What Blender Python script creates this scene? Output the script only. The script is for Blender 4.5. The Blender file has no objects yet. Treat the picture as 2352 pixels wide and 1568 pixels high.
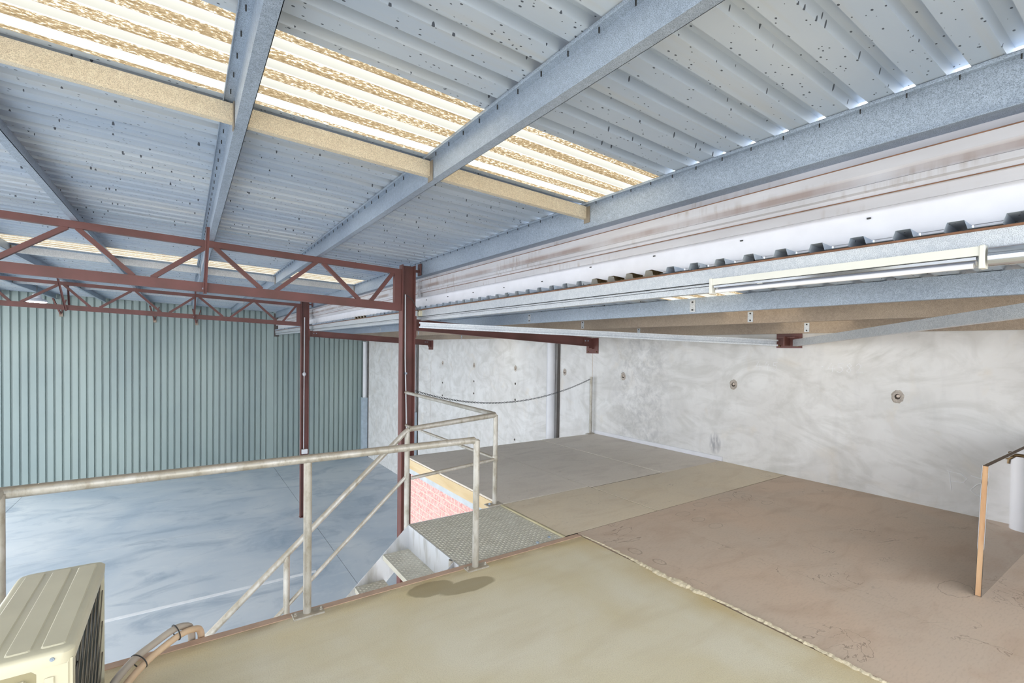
import bpy, math, random
from mathutils import Vector, Matrix
random.seed(7)
sc = bpy.context.scene
C = sc.collection

# ------------------------------------------------------------------ camera
W, H = 2352, 1568
F_PX, YAW, ROLL, PITCH, CY = 1102.11, 34.31, 0.74, -0.99, 818.16
EYE = Vector((0, 0, 1.66))
a, p, r = math.radians(YAW), math.radians(PITCH), math.radians(ROLL)
Fw = Vector((math.sin(a), math.cos(a), 0)); Rt = Vector((math.cos(a), -math.sin(a), 0)); Up = Vector((0, 0, 1))
Fw, Up = Fw * math.cos(p) + Up * math.sin(p), Up * math.cos(p) - Fw * math.sin(p)
Rt, Up = Rt * math.cos(r) + Up * math.sin(r), Up * math.cos(r) - Rt * math.sin(r)
cd = bpy.data.cameras.new('camera'); cam = bpy.data.objects.new('camera', cd); C.objects.link(cam)
cd.sensor_width = 36; cd.lens = 36 * F_PX / W; cd.shift_y = (CY - H / 2) / W; cd.clip_start = .05; cd.clip_end = 300
m = Matrix((Rt, Up, -Fw)).transposed().to_4x4(); m.translation = EYE
cam.matrix_world = m
sc.camera = cam

# ------------------------------------------------------------------ world, sun, exposure
w = bpy.data.worlds.new('sky'); sc.world = w; w.use_nodes = True
bg = w.node_tree.nodes['Background']; bg.inputs[0].default_value = (.90, .95, 1, 1); bg.inputs[1].default_value = 1.5
sd = bpy.data.lights.new('sun', 'SUN'); sd.energy = 3.2; sd.angle = math.radians(1.5); sd.color = (1, .96, .9)
so = bpy.data.objects.new('sun', sd); C.objects.link(so); so.rotation_euler = (math.radians(28), math.radians(14), 0)
sc.view_settings.view_transform = 'Standard'; sc.view_settings.look = 'None'
sc.view_settings.gamma = 1; sc.view_settings.use_curve_mapping = False
sc.view_settings.exposure = 1.55

# ------------------------------------------------------------------ materials
def srgb(r, g, b):
    f = lambda c: (c / 255 / 12.92) if c / 255 <= .04045 else ((c / 255 + .055) / 1.055) ** 2.4
    return (f(r), f(g), f(b), 1)

class Mat:
    """thin wrapper on a node tree in world-position space"""
    def __init__(s, name, rough=.6, metal=0., spec=.5):
        s.m = bpy.data.materials.new(name); s.m.use_nodes = True
        s.n = s.m.node_tree.nodes; s.l = s.m.node_tree.links
        s.b = s.n['Principled BSDF']
        s.b.inputs['Roughness'].default_value = rough; s.b.inputs['Metallic'].default_value = metal
        s.b.inputs['Specular IOR Level'].default_value = spec
        s.geo = s.n.new('ShaderNodeNewGeometry')
        s.pos = s.geo.outputs['Position']
    def node(s, t, **k):
        x = s.n.new(t)
        for a_, v in k.items(): setattr(x, a_, v)
        return x
    def scaled(s, sx, sy, sz):
        x = s.node('ShaderNodeVectorMath', operation='MULTIPLY'); s.l.new(s.pos, x.inputs[0]); x.inputs[1].default_value = (sx, sy, sz)
        return x.outputs[0]
    def noise(s, scale, stretch=(1, 1, 1), detail=4, distort=0., rough=.5):
        x = s.node('ShaderNodeTexNoise'); x.inputs['Scale'].default_value = scale; x.inputs['Detail'].default_value = detail
        x.inputs['Distortion'].default_value = distort; x.inputs['Roughness'].default_value = rough
        s.l.new(s.scaled(*stretch), x.inputs['Vector']); return x.outputs['Fac']
    def voro(s, scale, stretch=(1, 1, 1)):
        x = s.node('ShaderNodeTexVoronoi'); x.inputs['Scale'].default_value = scale
        s.l.new(s.scaled(*stretch), x.inputs['Vector']); return x.outputs['Distance'], x.outputs['Color']
    def math(s, op, a_, b_=None, c_=None, clamp=False):
        x = s.node('ShaderNodeMath', operation=op); x.use_clamp = clamp
        for i, v in enumerate((a_, b_, c_)):
            if v is None: continue
            if isinstance(v, (int, float)): x.inputs[i].default_value = v
            else: s.l.new(v, x.inputs[i])
        return x.outputs[0]
    def ramp(s, fac, *stops):
        x = s.node('ShaderNodeValToRGB'); e = x.color_ramp.elements
        while len(e) < len(stops): e.new(.5)
        for el, (p_, c_) in zip(e, stops): el.position = p_; el.color = c_ if len(c_) == 4 else (*c_, 1)
        s.l.new(fac, x.inputs[0]); return x.outputs[0]
    def rng(s, fac, lo, hi):
        x = s.node('ShaderNodeMapRange'); x.inputs[1].default_value = lo; x.inputs[2].default_value = hi
        s.l.new(fac, x.inputs[0]); return x.outputs[0]
    def mix(s, fac, A, B):
        x = s.node('ShaderNodeMix', data_type='RGBA')
        for sock, v in ((x.inputs[0], fac), (x.inputs[6], A), (x.inputs[7], B)):
            if isinstance(v, (int, float)): sock.default_value = v
            elif isinstance(v, tuple): sock.default_value = v
            else: s.l.new(v, sock)
        return x.outputs[2]
    def xyz(s):
        x = s.node('ShaderNodeSeparateXYZ'); s.l.new(s.pos, x.inputs[0]); return x.outputs
    def dist2(s, cx, cy, sx=1, sy=1):
        X, Y, Z = s.xyz()
        dx = s.math('MULTIPLY', s.math('SUBTRACT', X, cx), sx); dy = s.math('MULTIPLY', s.math('SUBTRACT', Y, cy), sy)
        return s.math('SQRT', s.math('ADD', s.math('MULTIPLY', dx, dx), s.math('MULTIPLY', dy, dy)))
    def color(s, c):
        if isinstance(c, tuple): s.b.inputs['Base Color'].default_value = c
        else: s.l.new(c, s.b.inputs['Base Color'])
    def bump(s, h, strength=.3, dist=.01):
        x = s.node('ShaderNodeBump'); x.inputs['Strength'].default_value = strength; x.inputs['Distance'].default_value = dist
        s.l.new(h, x.inputs['Height']); s.l.new(x.outputs[0], s.b.inputs['Normal'])

def plain(name, c, rough=.5, metal=0., var=.12, scale=6., bump=0.):
    M = Mat(name, rough, metal)
    d = tuple(x * (1 - var) for x in c[:3]) + (1,); u = tuple(min(1, x * (1 + var)) for x in c[:3]) + (1,)
    n = M.noise(scale, detail=6)
    M.color(M.ramp(n, (.3, d), (.7, u)))
    if bump: M.bump(M.noise(scale * 8), bump)
    return M.m

def galv(name, c1, c2, rough=.42, metal=.35, spang=55):
    M = Mat(name, rough, metal)
    d, col = M.voro(spang); n = M.noise(2.5, (1, .4, 1), 5); f = M.noise(260, detail=2)
    A = M.mix(M.rng(n, .3, .7), c1, c2)
    sp = M.node('ShaderNodeSeparateColor'); M.l.new(col, sp.inputs[0])
    A2 = M.mix(M.math('MULTIPLY', sp.outputs[0], .25), A, tuple(min(1, x * 1.5) for x in c2[:3]) + (1,))
    M.color(M.mix(M.rng(f, .42, .75), A2, tuple(x * .55 for x in c1[:3]) + (1,)))
    M.bump(f, .08, .002)
    return M.m

MT = {}
MT['galv'] = galv('galvanised_steel', srgb(150, 163, 180), srgb(182, 194, 208))
MT['galv_light'] = galv('galvanised_steel_pale', srgb(190, 196, 204), srgb(214, 218, 222))
MT['galv_brown'] = galv('galvanised_steel_dusty', srgb(150, 134, 120), srgb(184, 166, 146), .6, .1)
MT['galv_skylit'] = galv('galvanised_steel_skylit', srgb(212, 197, 172), srgb(222, 209, 187), .6, .05)  # warm skylight glow painted into the steel of the nearer bridging
M = Mat('galvanised_tube', .42, .3)
b = M.mix(M.rng(M.noise(6, (1, 1, 1), 6), .35, .65), srgb(174, 168, 156), srgb(198, 194, 187))
b = M.mix(M.math('MULTIPLY', M.rng(M.noise(22, (1, 1, .5), 8, 0, .65), .47, .7), .7), b, srgb(134, 124, 104))
nz = M.node('ShaderNodeSeparateXYZ'); M.l.new(M.geo.outputs['Normal'], nz.inputs[0])
M.color(M.mix(M.math('MULTIPLY', M.rng(nz.outputs[2], .4, .9), .6), b, srgb(178, 160, 134)))   # settled dust
MT['tube'] = M.m

# roof sheeting: pale zinc with dark specks gathered along the rib edges
M = Mat('roof_sheet', .5, .2)
X, Y, Z = M.xyz()
base = M.mix(M.rng(M.noise(1.3, (.35, 1, 1), 6), .3, .7), srgb(166, 181, 200), srgb(194, 202, 210))
base = M.mix(M.math('MULTIPLY', M.rng(M.noise(5, (.12, 3, 1), 5), .5, .8), .35), base, srgb(190, 178, 152))
d, col = M.voro(36, (.75, 1.2, 0)); sp = M.node('ShaderNodeSeparateColor'); M.l.new(col, sp.inputs[0])
ph = M.math('FRACT', M.math('MULTIPLY', M.math('ADD', Y, 40.0), 5))
edge = M.math('MAXIMUM', M.math('LESS_THAN', M.math('ABSOLUTE', M.math('SUBTRACT', ph, .27)), .05), M.math('LESS_THAN', M.math('ABSOLUTE', M.math('SUBTRACT', ph, .73)), .03))
keep = M.math('LESS_THAN', sp.outputs[0], M.math('MULTIPLY_ADD', edge, .45, .48))
size = M.math('MULTIPLY_ADD', sp.outputs[1], .10, .12)
spot = M.math('MULTIPLY', keep, M.math('LESS_THAN', d, size))
M.color(M.mix(M.math('MULTIPLY', spot, .88), base, srgb(40, 46, 58)))
MT['roof'] = M.m

# translucent fibreglass, dirt streaked along the fall
M = Mat('skylight_sheet', .5)
n1 = M.noise(52, (.7, 1.3, 0), 8, rough=.72); n2 = M.noise(3.2, (.25, 4, 0), 4)
X, Y, Z = M.xyz()
ph = M.math('FRACT', M.math('MULTIPLY', M.math('ADD', Y, 40.0), 5))
clean = M.rng(M.math('ABSOLUTE', M.math('SUBTRACT', ph, .66)), .14, .10)      # steep rib side stays clean
shade = M.rng(M.math('ABSOLUTE', M.math('SUBTRACT', ph, .36)), .10, .04)      # darker stripe on the other rib side
dirt = M.math('ADD', M.math('ADD', n1, M.math('MULTIPLY', n2, .3)), M.math('SUBTRACT', M.math('MULTIPLY', shade, .12), M.math('MULTIPLY', clean, .6)))  # dirt plus the darker rib stripe
colr = M.ramp(M.rng(dirt, .42, .78), (.0, (.50, .48, .42, 1)), (.36, (.40, .36, .28, 1)), (.52, (.145, .11, .066, 1)), (1, (.075, .054, .029, 1)))
tr = M.node('ShaderNodeBsdfTranslucent'); M.l.new(colr, tr.inputs[0])
df = M.node('ShaderNodeBsdfDiffuse'); M.l.new(colr, df.inputs[0])
mx = M.node('ShaderNodeMixShader'); mx.inputs[0].default_value = .12
M.l.new(tr.outputs[0], mx.inputs[1]); M.l.new(df.outputs[0], mx.inputs[2])
M.l.new(mx.outputs[0], M.n['Material Output'].inputs[0])
MT['skylight'] = M.m

M = Mat('green_wall_sheet', .35, 0, .5)
M.color(M.mix(M.rng(M.noise(.6, (1, 1, .4), 4), .35, .65), srgb(142, 157, 156), srgb(158, 172, 168)))
MT['green'] = M.m

M = Mat('ground_concrete', .38)
b1 = M.mix(M.rng(M.noise(.35, (1, 1, 1), 5, .8), .35, .65), srgb(176, 188, 200), srgb(208, 213, 217))
b2 = M.mix(M.math('MULTIPLY', M.rng(M.noise(1.2, (.6, 1, 1), 10, .9, .65), .5, .75), .8), b1, srgb(134, 152, 170))
b3 = M.mix(M.math('MULTIPLY', M.rng(M.noise(4.5, (.55, 1.1, 1), 10, .5, .65), .55, .75), .5), b2, srgb(214, 218, 220))
M.color(b3); M.bump(M.noise(18, detail=6), .06)
MT['ground'] = M.m

M = Mat('slab_concrete', .8)
X, Y, Z = M.xyz()
b1 = M.mix(M.rng(M.noise(1.6, (1, 1, 1), 6, .5), .35, .68), srgb(222, 213, 190), srgb(214, 201, 168))
b1 = M.mix(M.math('MULTIPLY', M.rng(M.noise(5, (.3, 1.3, 1), 6), .5, .75), .4), b1, srgb(198, 182, 150))
near = M.math('MULTIPLY', M.rng(Y, 2.75, 3.08), M.rng(M.noise(4, (.5, 1, 1), 5), .3, .75))
b1 = M.mix(M.math('MULTIPLY', near, .6), b1, srgb(212, 184, 112))
nearj = M.math('MULTIPLY', M.rng(X, 2.62, 2.9), M.rng(M.noise(5, (1, .5, 1), 5), .25, .75))
b1 = M.mix(M.math('MULTIPLY', nearj, .6), b1, srgb(196, 164, 96))
gr = M.math('MULTIPLY', M.rng(Y, 3.03, 3.13), M.rng(M.noise(9, (.5, 1, 1), 5), .3, .6))
b1 = M.mix(M.math('MULTIPLY', gr, .6), b1, srgb(140, 112, 84))
wob = M.noise(5, (1, 1, 0), 3)
dd = M.math('ADD', M.dist2(1.63, 2.905, .95, 2.5), M.math('MULTIPLY', wob, .16))
dd2 = M.math('ADD', M.dist2(1.40, 3.0, 1.3, 2.3), M.math('MULTIPLY', wob, .14))
wet = M.math('SUBTRACT', 1.0, M.rng(M.math('MINIMUM', dd, dd2), .27, .30), clamp=True)
b1 = M.mix(M.math('MULTIPLY', wet, .6), b1, srgb(128, 112, 80))
M.color(M.mix(M.math('MULTIPLY', M.rng(M.noise(160, detail=3), .45, .75), .25), b1, srgb(150, 138, 110)))
hsum = M.math('ADD', M.noise(120, detail=4), M.math('MULTIPLY', M.noise(30, (.3, 1.5, 1), 4), .6))
M.bump(hsum, .35, .004)
MT['slab'] = M.m

def ply(name, c1, c2, c3, rings=False, lines=.5):
    M = Mat(name, .6)
    b = M.mix(M.rng(M.noise(.9, (1, 1, 1), 6, .8), .32, .68), c1, c2)
    b = M.mix(M.math('MULTIPLY', M.rng(M.noise(3.5, (.5, 1.3, 1), 8, 1.), .5, .78), .55), b, c3)
    nn = M.noise(1.7, (.7, 1, 1), 5, 1.8)
    ln = M.math('LESS_THAN', M.math('ABSOLUTE', M.math('SUBTRACT', nn, .56)), .0035)
    brk = M.rng(M.noise(2.2, (1, 1, 1), 3), .5, .6)
    b = M.mix(M.math('MULTIPLY', M.math('MULTIPLY', ln, brk), lines), b, tuple(x * .42 for x in c3[:3]) + (1,))
    if rings:
        wob_ = M.math('MULTIPLY', M.noise(14, (1, 1, 0), 3), .05)
        for cx, cy, rx, ry in [(4.18, 3.009, .10, .055), (4.17, 2.826, .085, .05), (4.165, 2.637, .095, .055), (5.277, 3.017, .14, .09), (4.99, 3.05, .1, .06), (5.28, 2.74, .09, .05), (4.502, .998, .17, .1), (3.07, 2.66, .05, .07), (4.6, 3.1, .1, .06), (3.08, 2.42, .04, .06)]:
            q = M.math('ADD', M.dist2(cx, cy, .1 / rx, .1 / ry), wob_)
            ring = M.math('LESS_THAN', M.math('ABSOLUTE', M.math('SUBTRACT', q, .115)), .00045 / rx)
            ins = M.math('LESS_THAN', q, .115)
            b = M.mix(M.math('MULTIPLY', ins, .22), b, c2)
            b = M.mix(M.math('MULTIPLY', ring, .42), b, tuple(x * .4 for x in c3[:3]) + (1,))
    M.color(M.mix(M.math('MULTIPLY', M.rng(M.noise(60, (.4, 1.4, 1), 5), .5, .8), .25), b, tuple(x * .6 for x in c3[:3]) + (1,)))
    M.bump(M.noise(45, (.5, 1, 1), 5), .08)
    return M.m
MT['ply_grey'] = ply('weathered_plywood', srgb(224, 213, 199), srgb(231, 221, 208), srgb(198, 185, 173), lines=.2)
MT['ply_tan'] = ply('tan_plywood', srgb(226, 210, 184), srgb(219, 205, 183), srgb(204, 183, 154), lines=.35)
MT['ply_brown'] = ply('brown_plywood', srgb(208, 184, 162), srgb(200, 182, 164), srgb(178, 150, 126), True, .6)
MT['joint_dark'] = plain('dark_sheet_joint', srgb(62, 50, 42), .9)
MT['ply_edge'] = plain('plywood_edge', srgb(96, 78, 62), .8)

M = Mat('tilt_concrete', .75)
s1 = M.noise(.8, (1, 1, 1.2), 7, 1.6); s2 = M.noise(1.3, (1, 1, .9), 9, 2.2)
b = M.mix(M.rng(s1, .38, .62), srgb(224, 222, 220), srgb(234, 233, 232))
b = M.mix(M.math('MULTIPLY', M.rng(s2, .5, .7), .5), b, srgb(204, 202, 198))
b = M.mix(M.math('MULTIPLY', M.rng(M.noise(1.4, (1, 1.3, 1), 5, 1.), .6, .75), .35), b, srgb(222, 208, 186))
Xc, Yc, Zc = M.xyz()
# darker trowelled patch beside the panel joint
pd = M.math('ABSOLUTE', M.math('SUBTRACT', Yc, 5.75))
patch = M.math('MULTIPLY', M.rng(pd, .8, .35), M.rng(M.noise(7, (1, 1, 1), 10, .6, .7), .42, .62))
b = M.mix(M.math('MULTIPLY', patch, .5), b, srgb(166, 166, 166))
sm = M.math('ADD', M.math('POWER', M.math('MULTIPLY', M.math('SUBTRACT', Yc, 4.27), 9), 2), M.math('POWER', M.math('MULTIPLY', M.math('SUBTRACT', Zc, .25), 5.5), 2))
b = M.mix(M.math('MULTIPLY', M.math('MULTIPLY', M.rng(sm, 1.0, .2), M.rng(M.noise(22, (1, 1, .3), 4), .35, .6)), .6), b, srgb(104, 106, 118))
M.color(M.mix(M.math('MULTIPLY', M.rng(M.noise(9, (1, 1, .25), 6), .55, .8), .2), b, srgb(184, 184, 186)))
b4 = M.noise(1.1, (1, .8, 1.5), 10, 3.5, .6)
M.l.new(M.mix(M.math('MULTIPLY', M.rng(b4, .46, .64), .4), M.b.inputs['Base Color'].links[0].from_socket, srgb(190, 188, 182)), M.b.inputs['Base Color'])
M.bump(M.noise(14, (1, 1, .5), 8, 2.), .10)
MT['concrete'] = M.m

M = Mat('red_oxide_paint', .5)
M.color(M.mix(M.rng(M.noise(3, (1, 1, 1), 6), .35, .7), srgb(118, 74, 69), srgb(100, 65, 58)))
MT['red'] = M.m
M = Mat('stained_gutter_metal', .55, .1)
b = M.mix(M.rng(M.noise(2.2, (1, .5, 3), 6), .35, .65), srgb(204, 203, 208), srgb(188, 186, 190))
drip = M.math('MULTIPLY', M.rng(M.noise(26, (1, 1, .08), 4), .5, .7), M.rng(M.noise(1.1, (1, 1, 6), 4), .45, .62))
Xc, Yc, Zc = M.xyz()
band = M.rng(M.math('ABSOLUTE', M.math('SUBTRACT', Zc, 2.585)), .035, .012)
b = M.mix(M.math('MULTIPLY', band, M.rng(M.noise(2.4, (1, 1, .3), 5), .3, .6)), b, srgb(158, 144, 140))
M.color(M.mix(M.math('MULTIPLY', drip, .55), b, srgb(146, 130, 118)))
MT['gutter'] = M.m
MT['added_ground'] = plain('asphalt_added_ground', srgb(150, 148, 144), .9, scale=1.5)
MT['bracket_grey'] = plain('grimy_bracket_steel', srgb(140, 130, 116), .6, .2)
MT['rust'] = plain('rust', srgb(128, 92, 70), .8, var=.25, scale=12)
MT['white'] = plain('white_sheet_metal', srgb(232, 232, 238), .35, var=.04)
MT['white_pvc'] = plain('white_pvc', srgb(222, 222, 226), .35, var=.03)
MT['lamp_body'] = plain('off_white_enamel', srgb(224, 223, 214), .35, var=.02)
MT['cream'] = plain('cream_enamel', srgb(206, 198, 172), .38, var=.04)
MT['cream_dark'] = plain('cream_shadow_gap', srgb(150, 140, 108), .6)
MT['dark'] = plain('dark_plastic', srgb(52, 52, 52), .5)
MT['fin'] = plain('coil_fin', srgb(78, 82, 80), .45, .4)
MT['wire'] = plain('guard_wire', srgb(120, 112, 98), .5, .2)
MT['lag'] = plain('pipe_lagging', srgb(212, 182, 150), .7, var=.08)
MT['lag_grey'] = plain('grey_pipe_lagging', srgb(178, 166, 152), .7, var=.08)
M = Mat('pink_brick', .85)
M.color(M.mix(M.rng(M.noise(26, (1, 1, 1), 6), .38, .62), M.mix(M.rng(M.noise(5, (1, 1, 2), 3), .4, .6), srgb(222, 150, 142), srgb(232, 172, 164)), srgb(238, 204, 196)))
M.bump(M.noise(80), .2); MT['brick'] = M.m
MT['mortar'] = plain('mortar', srgb(236, 226, 206), .9, var=.04)
MT['foam'] = plain('grout_bead', srgb(214, 200, 172), .9, var=.14, scale=30, bump=.5)
MT['chain'] = plain('dull_chain_steel', srgb(84, 84, 86), .45, .6)
MT['brass'] = plain('aged_brass', srgb(112, 90, 58), .35, .9)
MT['angle'] = plain('brown_edge_angle', srgb(186, 156, 134), .6, var=.12, scale=8)
MT['trim_yellow'] = plain('cream_angle', srgb(206, 196, 160), .6)
MT['joint_and_shade'] = plain('dark_joint_and_pipe_shade', srgb(86, 80, 76), .7)  # slab joints and added gutter closer; also stands for shade beside the downpipes
MT['caulk'] = plain('pale_caulk', srgb(214, 198, 184), .7)
MT['guard'] = plain('blue_grey_guard', srgb(172, 186, 197), .5)
MT['steel_blue'] = plain('pale_blue_steel', srgb(202, 208, 212), .5)
MT['chalk'] = plain('chalk', srgb(240, 240, 242), .9, var=.02)
MT['ferrule'] = plain('rough_ferrule_recess', srgb(196, 186, 176), .9, var=.2, scale=60, bump=.6)
MT['hole'] = plain('dark_hole', srgb(70, 62, 56), .9)
MT['paint_line'] = plain('worn_white_paint', srgb(226, 228, 230), .7, var=.06, scale=10)
MT['chrome'] = plain('polished_reflector', srgb(210, 214, 222), .12, .9, var=.02)
MT['tube_glass'] = plain('fluorescent_tube', srgb(236, 236, 240), .2, var=.01)
M = Mat('tread_plate', .45, .3)
M.color(M.mix(M.rng(M.noise(7, (1, 1, 1), 6), .3, .7), srgb(216, 212, 198), srgb(204, 199, 184)))
MT['tread'] = M.m
M = Mat('riser_galvanised', .42, .3)
M.color(M.mix(M.rng(M.noise(9, (1, 1, .3), 6), .48, .7), srgb(206, 208, 212), srgb(160, 158, 152)))
MT['riser'] = M.m
M = Mat('timber_lvl', .65)
w1 = M.noise(9, (1, .12, 1), 5, .6)
M.color(M.mix(M.rng(w1, .35, .65), srgb(228, 206, 168), srgb(212, 184, 138)))
MT['timber'] = M.m
M = Mat('raw_board_edge', .75)
M.color(M.mix(M.rng(M.noise(14, (1, 1, .15), 5), .35, .65), srgb(214, 176, 136), srgb(194, 148, 108)))
MT['board_edge'] = M.m
M = Mat('dark_gloss_laminate', .06, 0, .9)
M.color(srgb(58, 52, 50)); M.b.inputs['Coat Weight'].default_value = 1; M.b.inputs['Coat Roughness'].default_value = .03; M.b.inputs['Coat IOR'].default_value = 1.7
MT['laminate'] = M.m
M = Mat('lamp_glow', .5)
M.b.inputs['Emission Color'].default_value = (1, .98, .95, 1); M.b.inputs['Emission Strength'].default_value = 60
MT['glow'] = M.m

# ------------------------------------------------------------------ mesh builder
class MB:
    def __init__(s): s.v = []; s.f = []
    def add(s, vs, fs):
        o = len(s.v); s.v += [tuple(x) for x in vs]; s.f += [tuple(i + o for i in f) for f in fs]; return s
    def box(s, x0, x1, y0, y1, z0, z1):
        return s.add([(x0, y0, z0), (x1, y0, z0), (x1, y1, z0), (x0, y1, z0), (x0, y0, z1), (x1, y0, z1), (x1, y1, z1), (x0, y1, z1)],
                     [(0, 3, 2, 1), (4, 5, 6, 7), (0, 1, 5, 4), (1, 2, 6, 5), (2, 3, 7, 6), (3, 0, 4, 7)])
    def bbox(s, x0, x1, y0, y1, z0, z1, b=.004):
        """box with chamfered vertical edges and top edges"""
        pts = [(x0 + b, y0), (x1 - b, y0), (x1, y0 + b), (x1, y1 - b), (x1 - b, y1), (x0 + b, y1), (x0, y1 - b), (x0, y0 + b)]
        cx, cy = (x0 + x1) / 2, (y0 + y1) / 2
        ins = [(x - math.copysign(b * .7, x - cx), y - math.copysign(b * .7, y - cy)) for x, y in pts]
        vs = [(x, y, z0) for x, y in pts] + [(x, y, z1 - b) for x, y in pts] + [(x, y, z1) for x, y in ins]
        fs = [tuple(range(7, -1, -1)), tuple(range(16, 24))]
        for k in (0, 8):
            fs += [(k + i, k + (i + 1) % 8, k + 8 + (i + 1) % 8, k + 8 + i) for i in range(8)]
        return s.add(vs, fs)
    def bar(s, p0, p1, wd, ht, up=(0, 0, 1)):
        p0, p1, up = Vector(p0), Vector(p1), Vector(up)
        d = (p1 - p0).normalized(); sd_ = d.cross(up).normalized(); u = sd_.cross(d)
        vs = []
        for q in (p0, p1):
            for x, y in ((-1, -1), (1, -1), (1, 1), (-1, 1)): vs.append(q + sd_ * (x * wd / 2) + u * (y * ht / 2))
        return s.add(vs, [(0, 3, 2, 1), (4, 5, 6, 7), (0, 1, 5, 4), (1, 2, 6, 5), (2, 3, 7, 6), (3, 0, 4, 7)])
    def channel(s, p0, p1, wd, ht, t=.004, up=(0, 0, 1), side=1):
        """C section along p0->p1: web plus two flanges"""
        p0, p1, up = Vector(p0), Vector(p1), Vector(up)
        d = (p1 - p0).normalized(); sd_ = d.cross(up).normalized(); u = sd_.cross(d)
        s.bar(p0, p1, t, ht, up)
        for k in (-1, 1):
            o = u * (k * (ht / 2 - t / 2)) + sd_ * (side * wd / 2); s.bar(p0 + o, p1 + o, wd, t, up)
            o2 = u * (k * (ht / 2 - .01)) + sd_ * (side * wd); s.bar(p0 + o2, p1 + o2, t, .02, up)
        return s
    def tube(s, pts, rad, n=12, cap=True):
        pts = [Vector(q) for q in pts]; rings = []; o = len(s.v); nrm = None
        for i, q in enumerate(pts):
            t = ((pts[min(i + 1, len(pts) - 1)] - q).normalized() + (q - pts[max(i - 1, 0)]).normalized())
            t = t.normalized() if t.length > 1e-6 else Vector((0, 0, 1))
            if nrm is None:
                nrm = t.orthogonal().normalized()
            else:
                nrm = (nrm - t * nrm.dot(t)).normalized()
            b = t.cross(nrm); rr = rad[i] if isinstance(rad, (list, tuple)) else rad
            sc_ = 1.0
            if 0 < i < len(pts) - 1:
                c = max(.5, (pts[i + 1] - q).normalized().dot(t)); sc_ = 1 / c
            s.v += [tuple(q + (nrm * math.cos(2 * math.pi * k / n) + b * math.sin(2 * math.pi * k / n)) * rr * (sc_ if sc_ < 1.25 else 1.15)) for k in range(n)]
        for i in range(len(pts) - 1):
            for k in range(n):
                a_, b_ = o + i * n + k, o + i * n + (k + 1) % n
                s.f.append((a_, b_, b_ + n, a_ + n))
        if cap:
            s.f.append(tuple(o + k for k in reversed(range(n)))); e = o + (len(pts) - 1) * n
            s.f.append(tuple(e + k for k in range(n)))
        return s
    def lathe(s, c, prof, n=20, axis='Z'):
        """profile (radius, height) turned about an axis through c"""
        o = len(s.v)
        for rr, h in prof:
            for k in range(n):
                u, v_ = rr * math.cos(2 * math.pi * k / n), rr * math.sin(2 * math.pi * k / n)
                q = {'Z': (u, v_, h), 'Y': (u, h, v_), 'X': (h, u, v_)}[axis]
                s.v.append((c[0] + q[0], c[1] + q[1], c[2] + q[2]))
        for i in range(len(prof) - 1):
            for k in range(n):
                s.f.append((o + i * n + k, o + i * n + (k + 1) % n, o + (i + 1) * n + (k + 1) % n, o + (i + 1) * n + k))
        s.f.append(tuple(o + k for k in reversed(range(n)))); e = o + (len(prof) - 1) * n; s.f.append(tuple(e + k for k in range(n)))
        return s
    def prism(s, poly, axis, a0, a1):
        """closed polygon extruded along an axis"""
        n = len(poly); mk = {'X': lambda u, v_, h: (h, u, v_), 'Y': lambda u, v_, h: (u, h, v_), 'Z': lambda u, v_, h: (u, v_, h)}[axis]
        vs = [mk(u, v_, a0) for u, v_ in poly] + [mk(u, v_, a1) for u, v_ in poly]
        return s.add(vs, [tuple(range(n)), tuple(reversed(range(n, 2 * n)))] + [(i, i + n, (i + 1) % n + n, (i + 1) % n) for i in range(n)])
    def build(s, name, mat, parent=None, smooth=False, origin=None, local=False, **tags):
        if local: o = Vector((0, 0, 0))
        elif parent is not None: o = Vector(parent['_o'])
        elif origin is not None: o = Vector(origin)
        else:
            lo = [min(q[i] for q in s.v) for i in range(3)]; hi = [max(q[i] for q in s.v) for i in range(3)]
            o = Vector(((lo[0] + hi[0]) / 2, (lo[1] + hi[1]) / 2, lo[2]))
        me = bpy.data.meshes.new(name); me.from_pydata([tuple(Vector(q) - o) for q in s.v], [], s.f)
        me.materials.append(MT[mat]); me.update()
        import bmesh
        bm = bmesh.new(); bm.from_mesh(me); bmesh.ops.recalc_face_normals(bm, faces=bm.faces); bm.to_mesh(me); bm.free()
        if smooth:
            for pl in me.polygons: pl.use_smooth = len(pl.vertices) == 4
            if hasattr(me, 'set_sharp_from_angle'): me.set_sharp_from_angle(angle=math.radians(40))
        ob = bpy.data.objects.new(name, me); C.objects.link(ob)
        ob['_o'] = tuple(o)
        if parent is not None: ob.parent = parent; ob.location = Vector((0, 0, 0)); ob['_o'] = parent['_o']
        else: ob.location = o
        for k, v_ in tags.items(): ob[k] = v_
        return ob

def tag(o, label=None, cat=None, group=None, kind=None):
    if label: o['label'] = label
    if cat: o['category'] = cat
    if group: o['group'] = group
    if kind: o['kind'] = kind
    return o
def thing(name, loc, label=None, cat=None, group=None, kind=None):
    o = bpy.data.objects.new(name, None); C.objects.link(o); o.location = loc; o.empty_display_size = .1; o['_o'] = tuple(loc)
    return tag(o, label, cat, group, kind)
def inst(src, name, parent, loc, scale=None):
    """copy of a mesh object sharing its data, placed at world loc under parent"""
    c = src.copy(); C.objects.link(c); c.name = name; c.parent = parent; c.location = Vector(loc) - Vector(parent['_o'])
    if scale: c.scale = scale
    c['_o'] = parent['_o']; return c
def copy_tree(root, delta, label=None):
    n = root.copy(); C.objects.link(n); n.location = root.location + Vector(delta)
    if label: n['label'] = label
    def rec(a_, b_):
        for ch in list(a_.children):
            k = ch.copy(); C.objects.link(k); k.parent = b_; rec(ch, k)
    rec(root, n); return n

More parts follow.
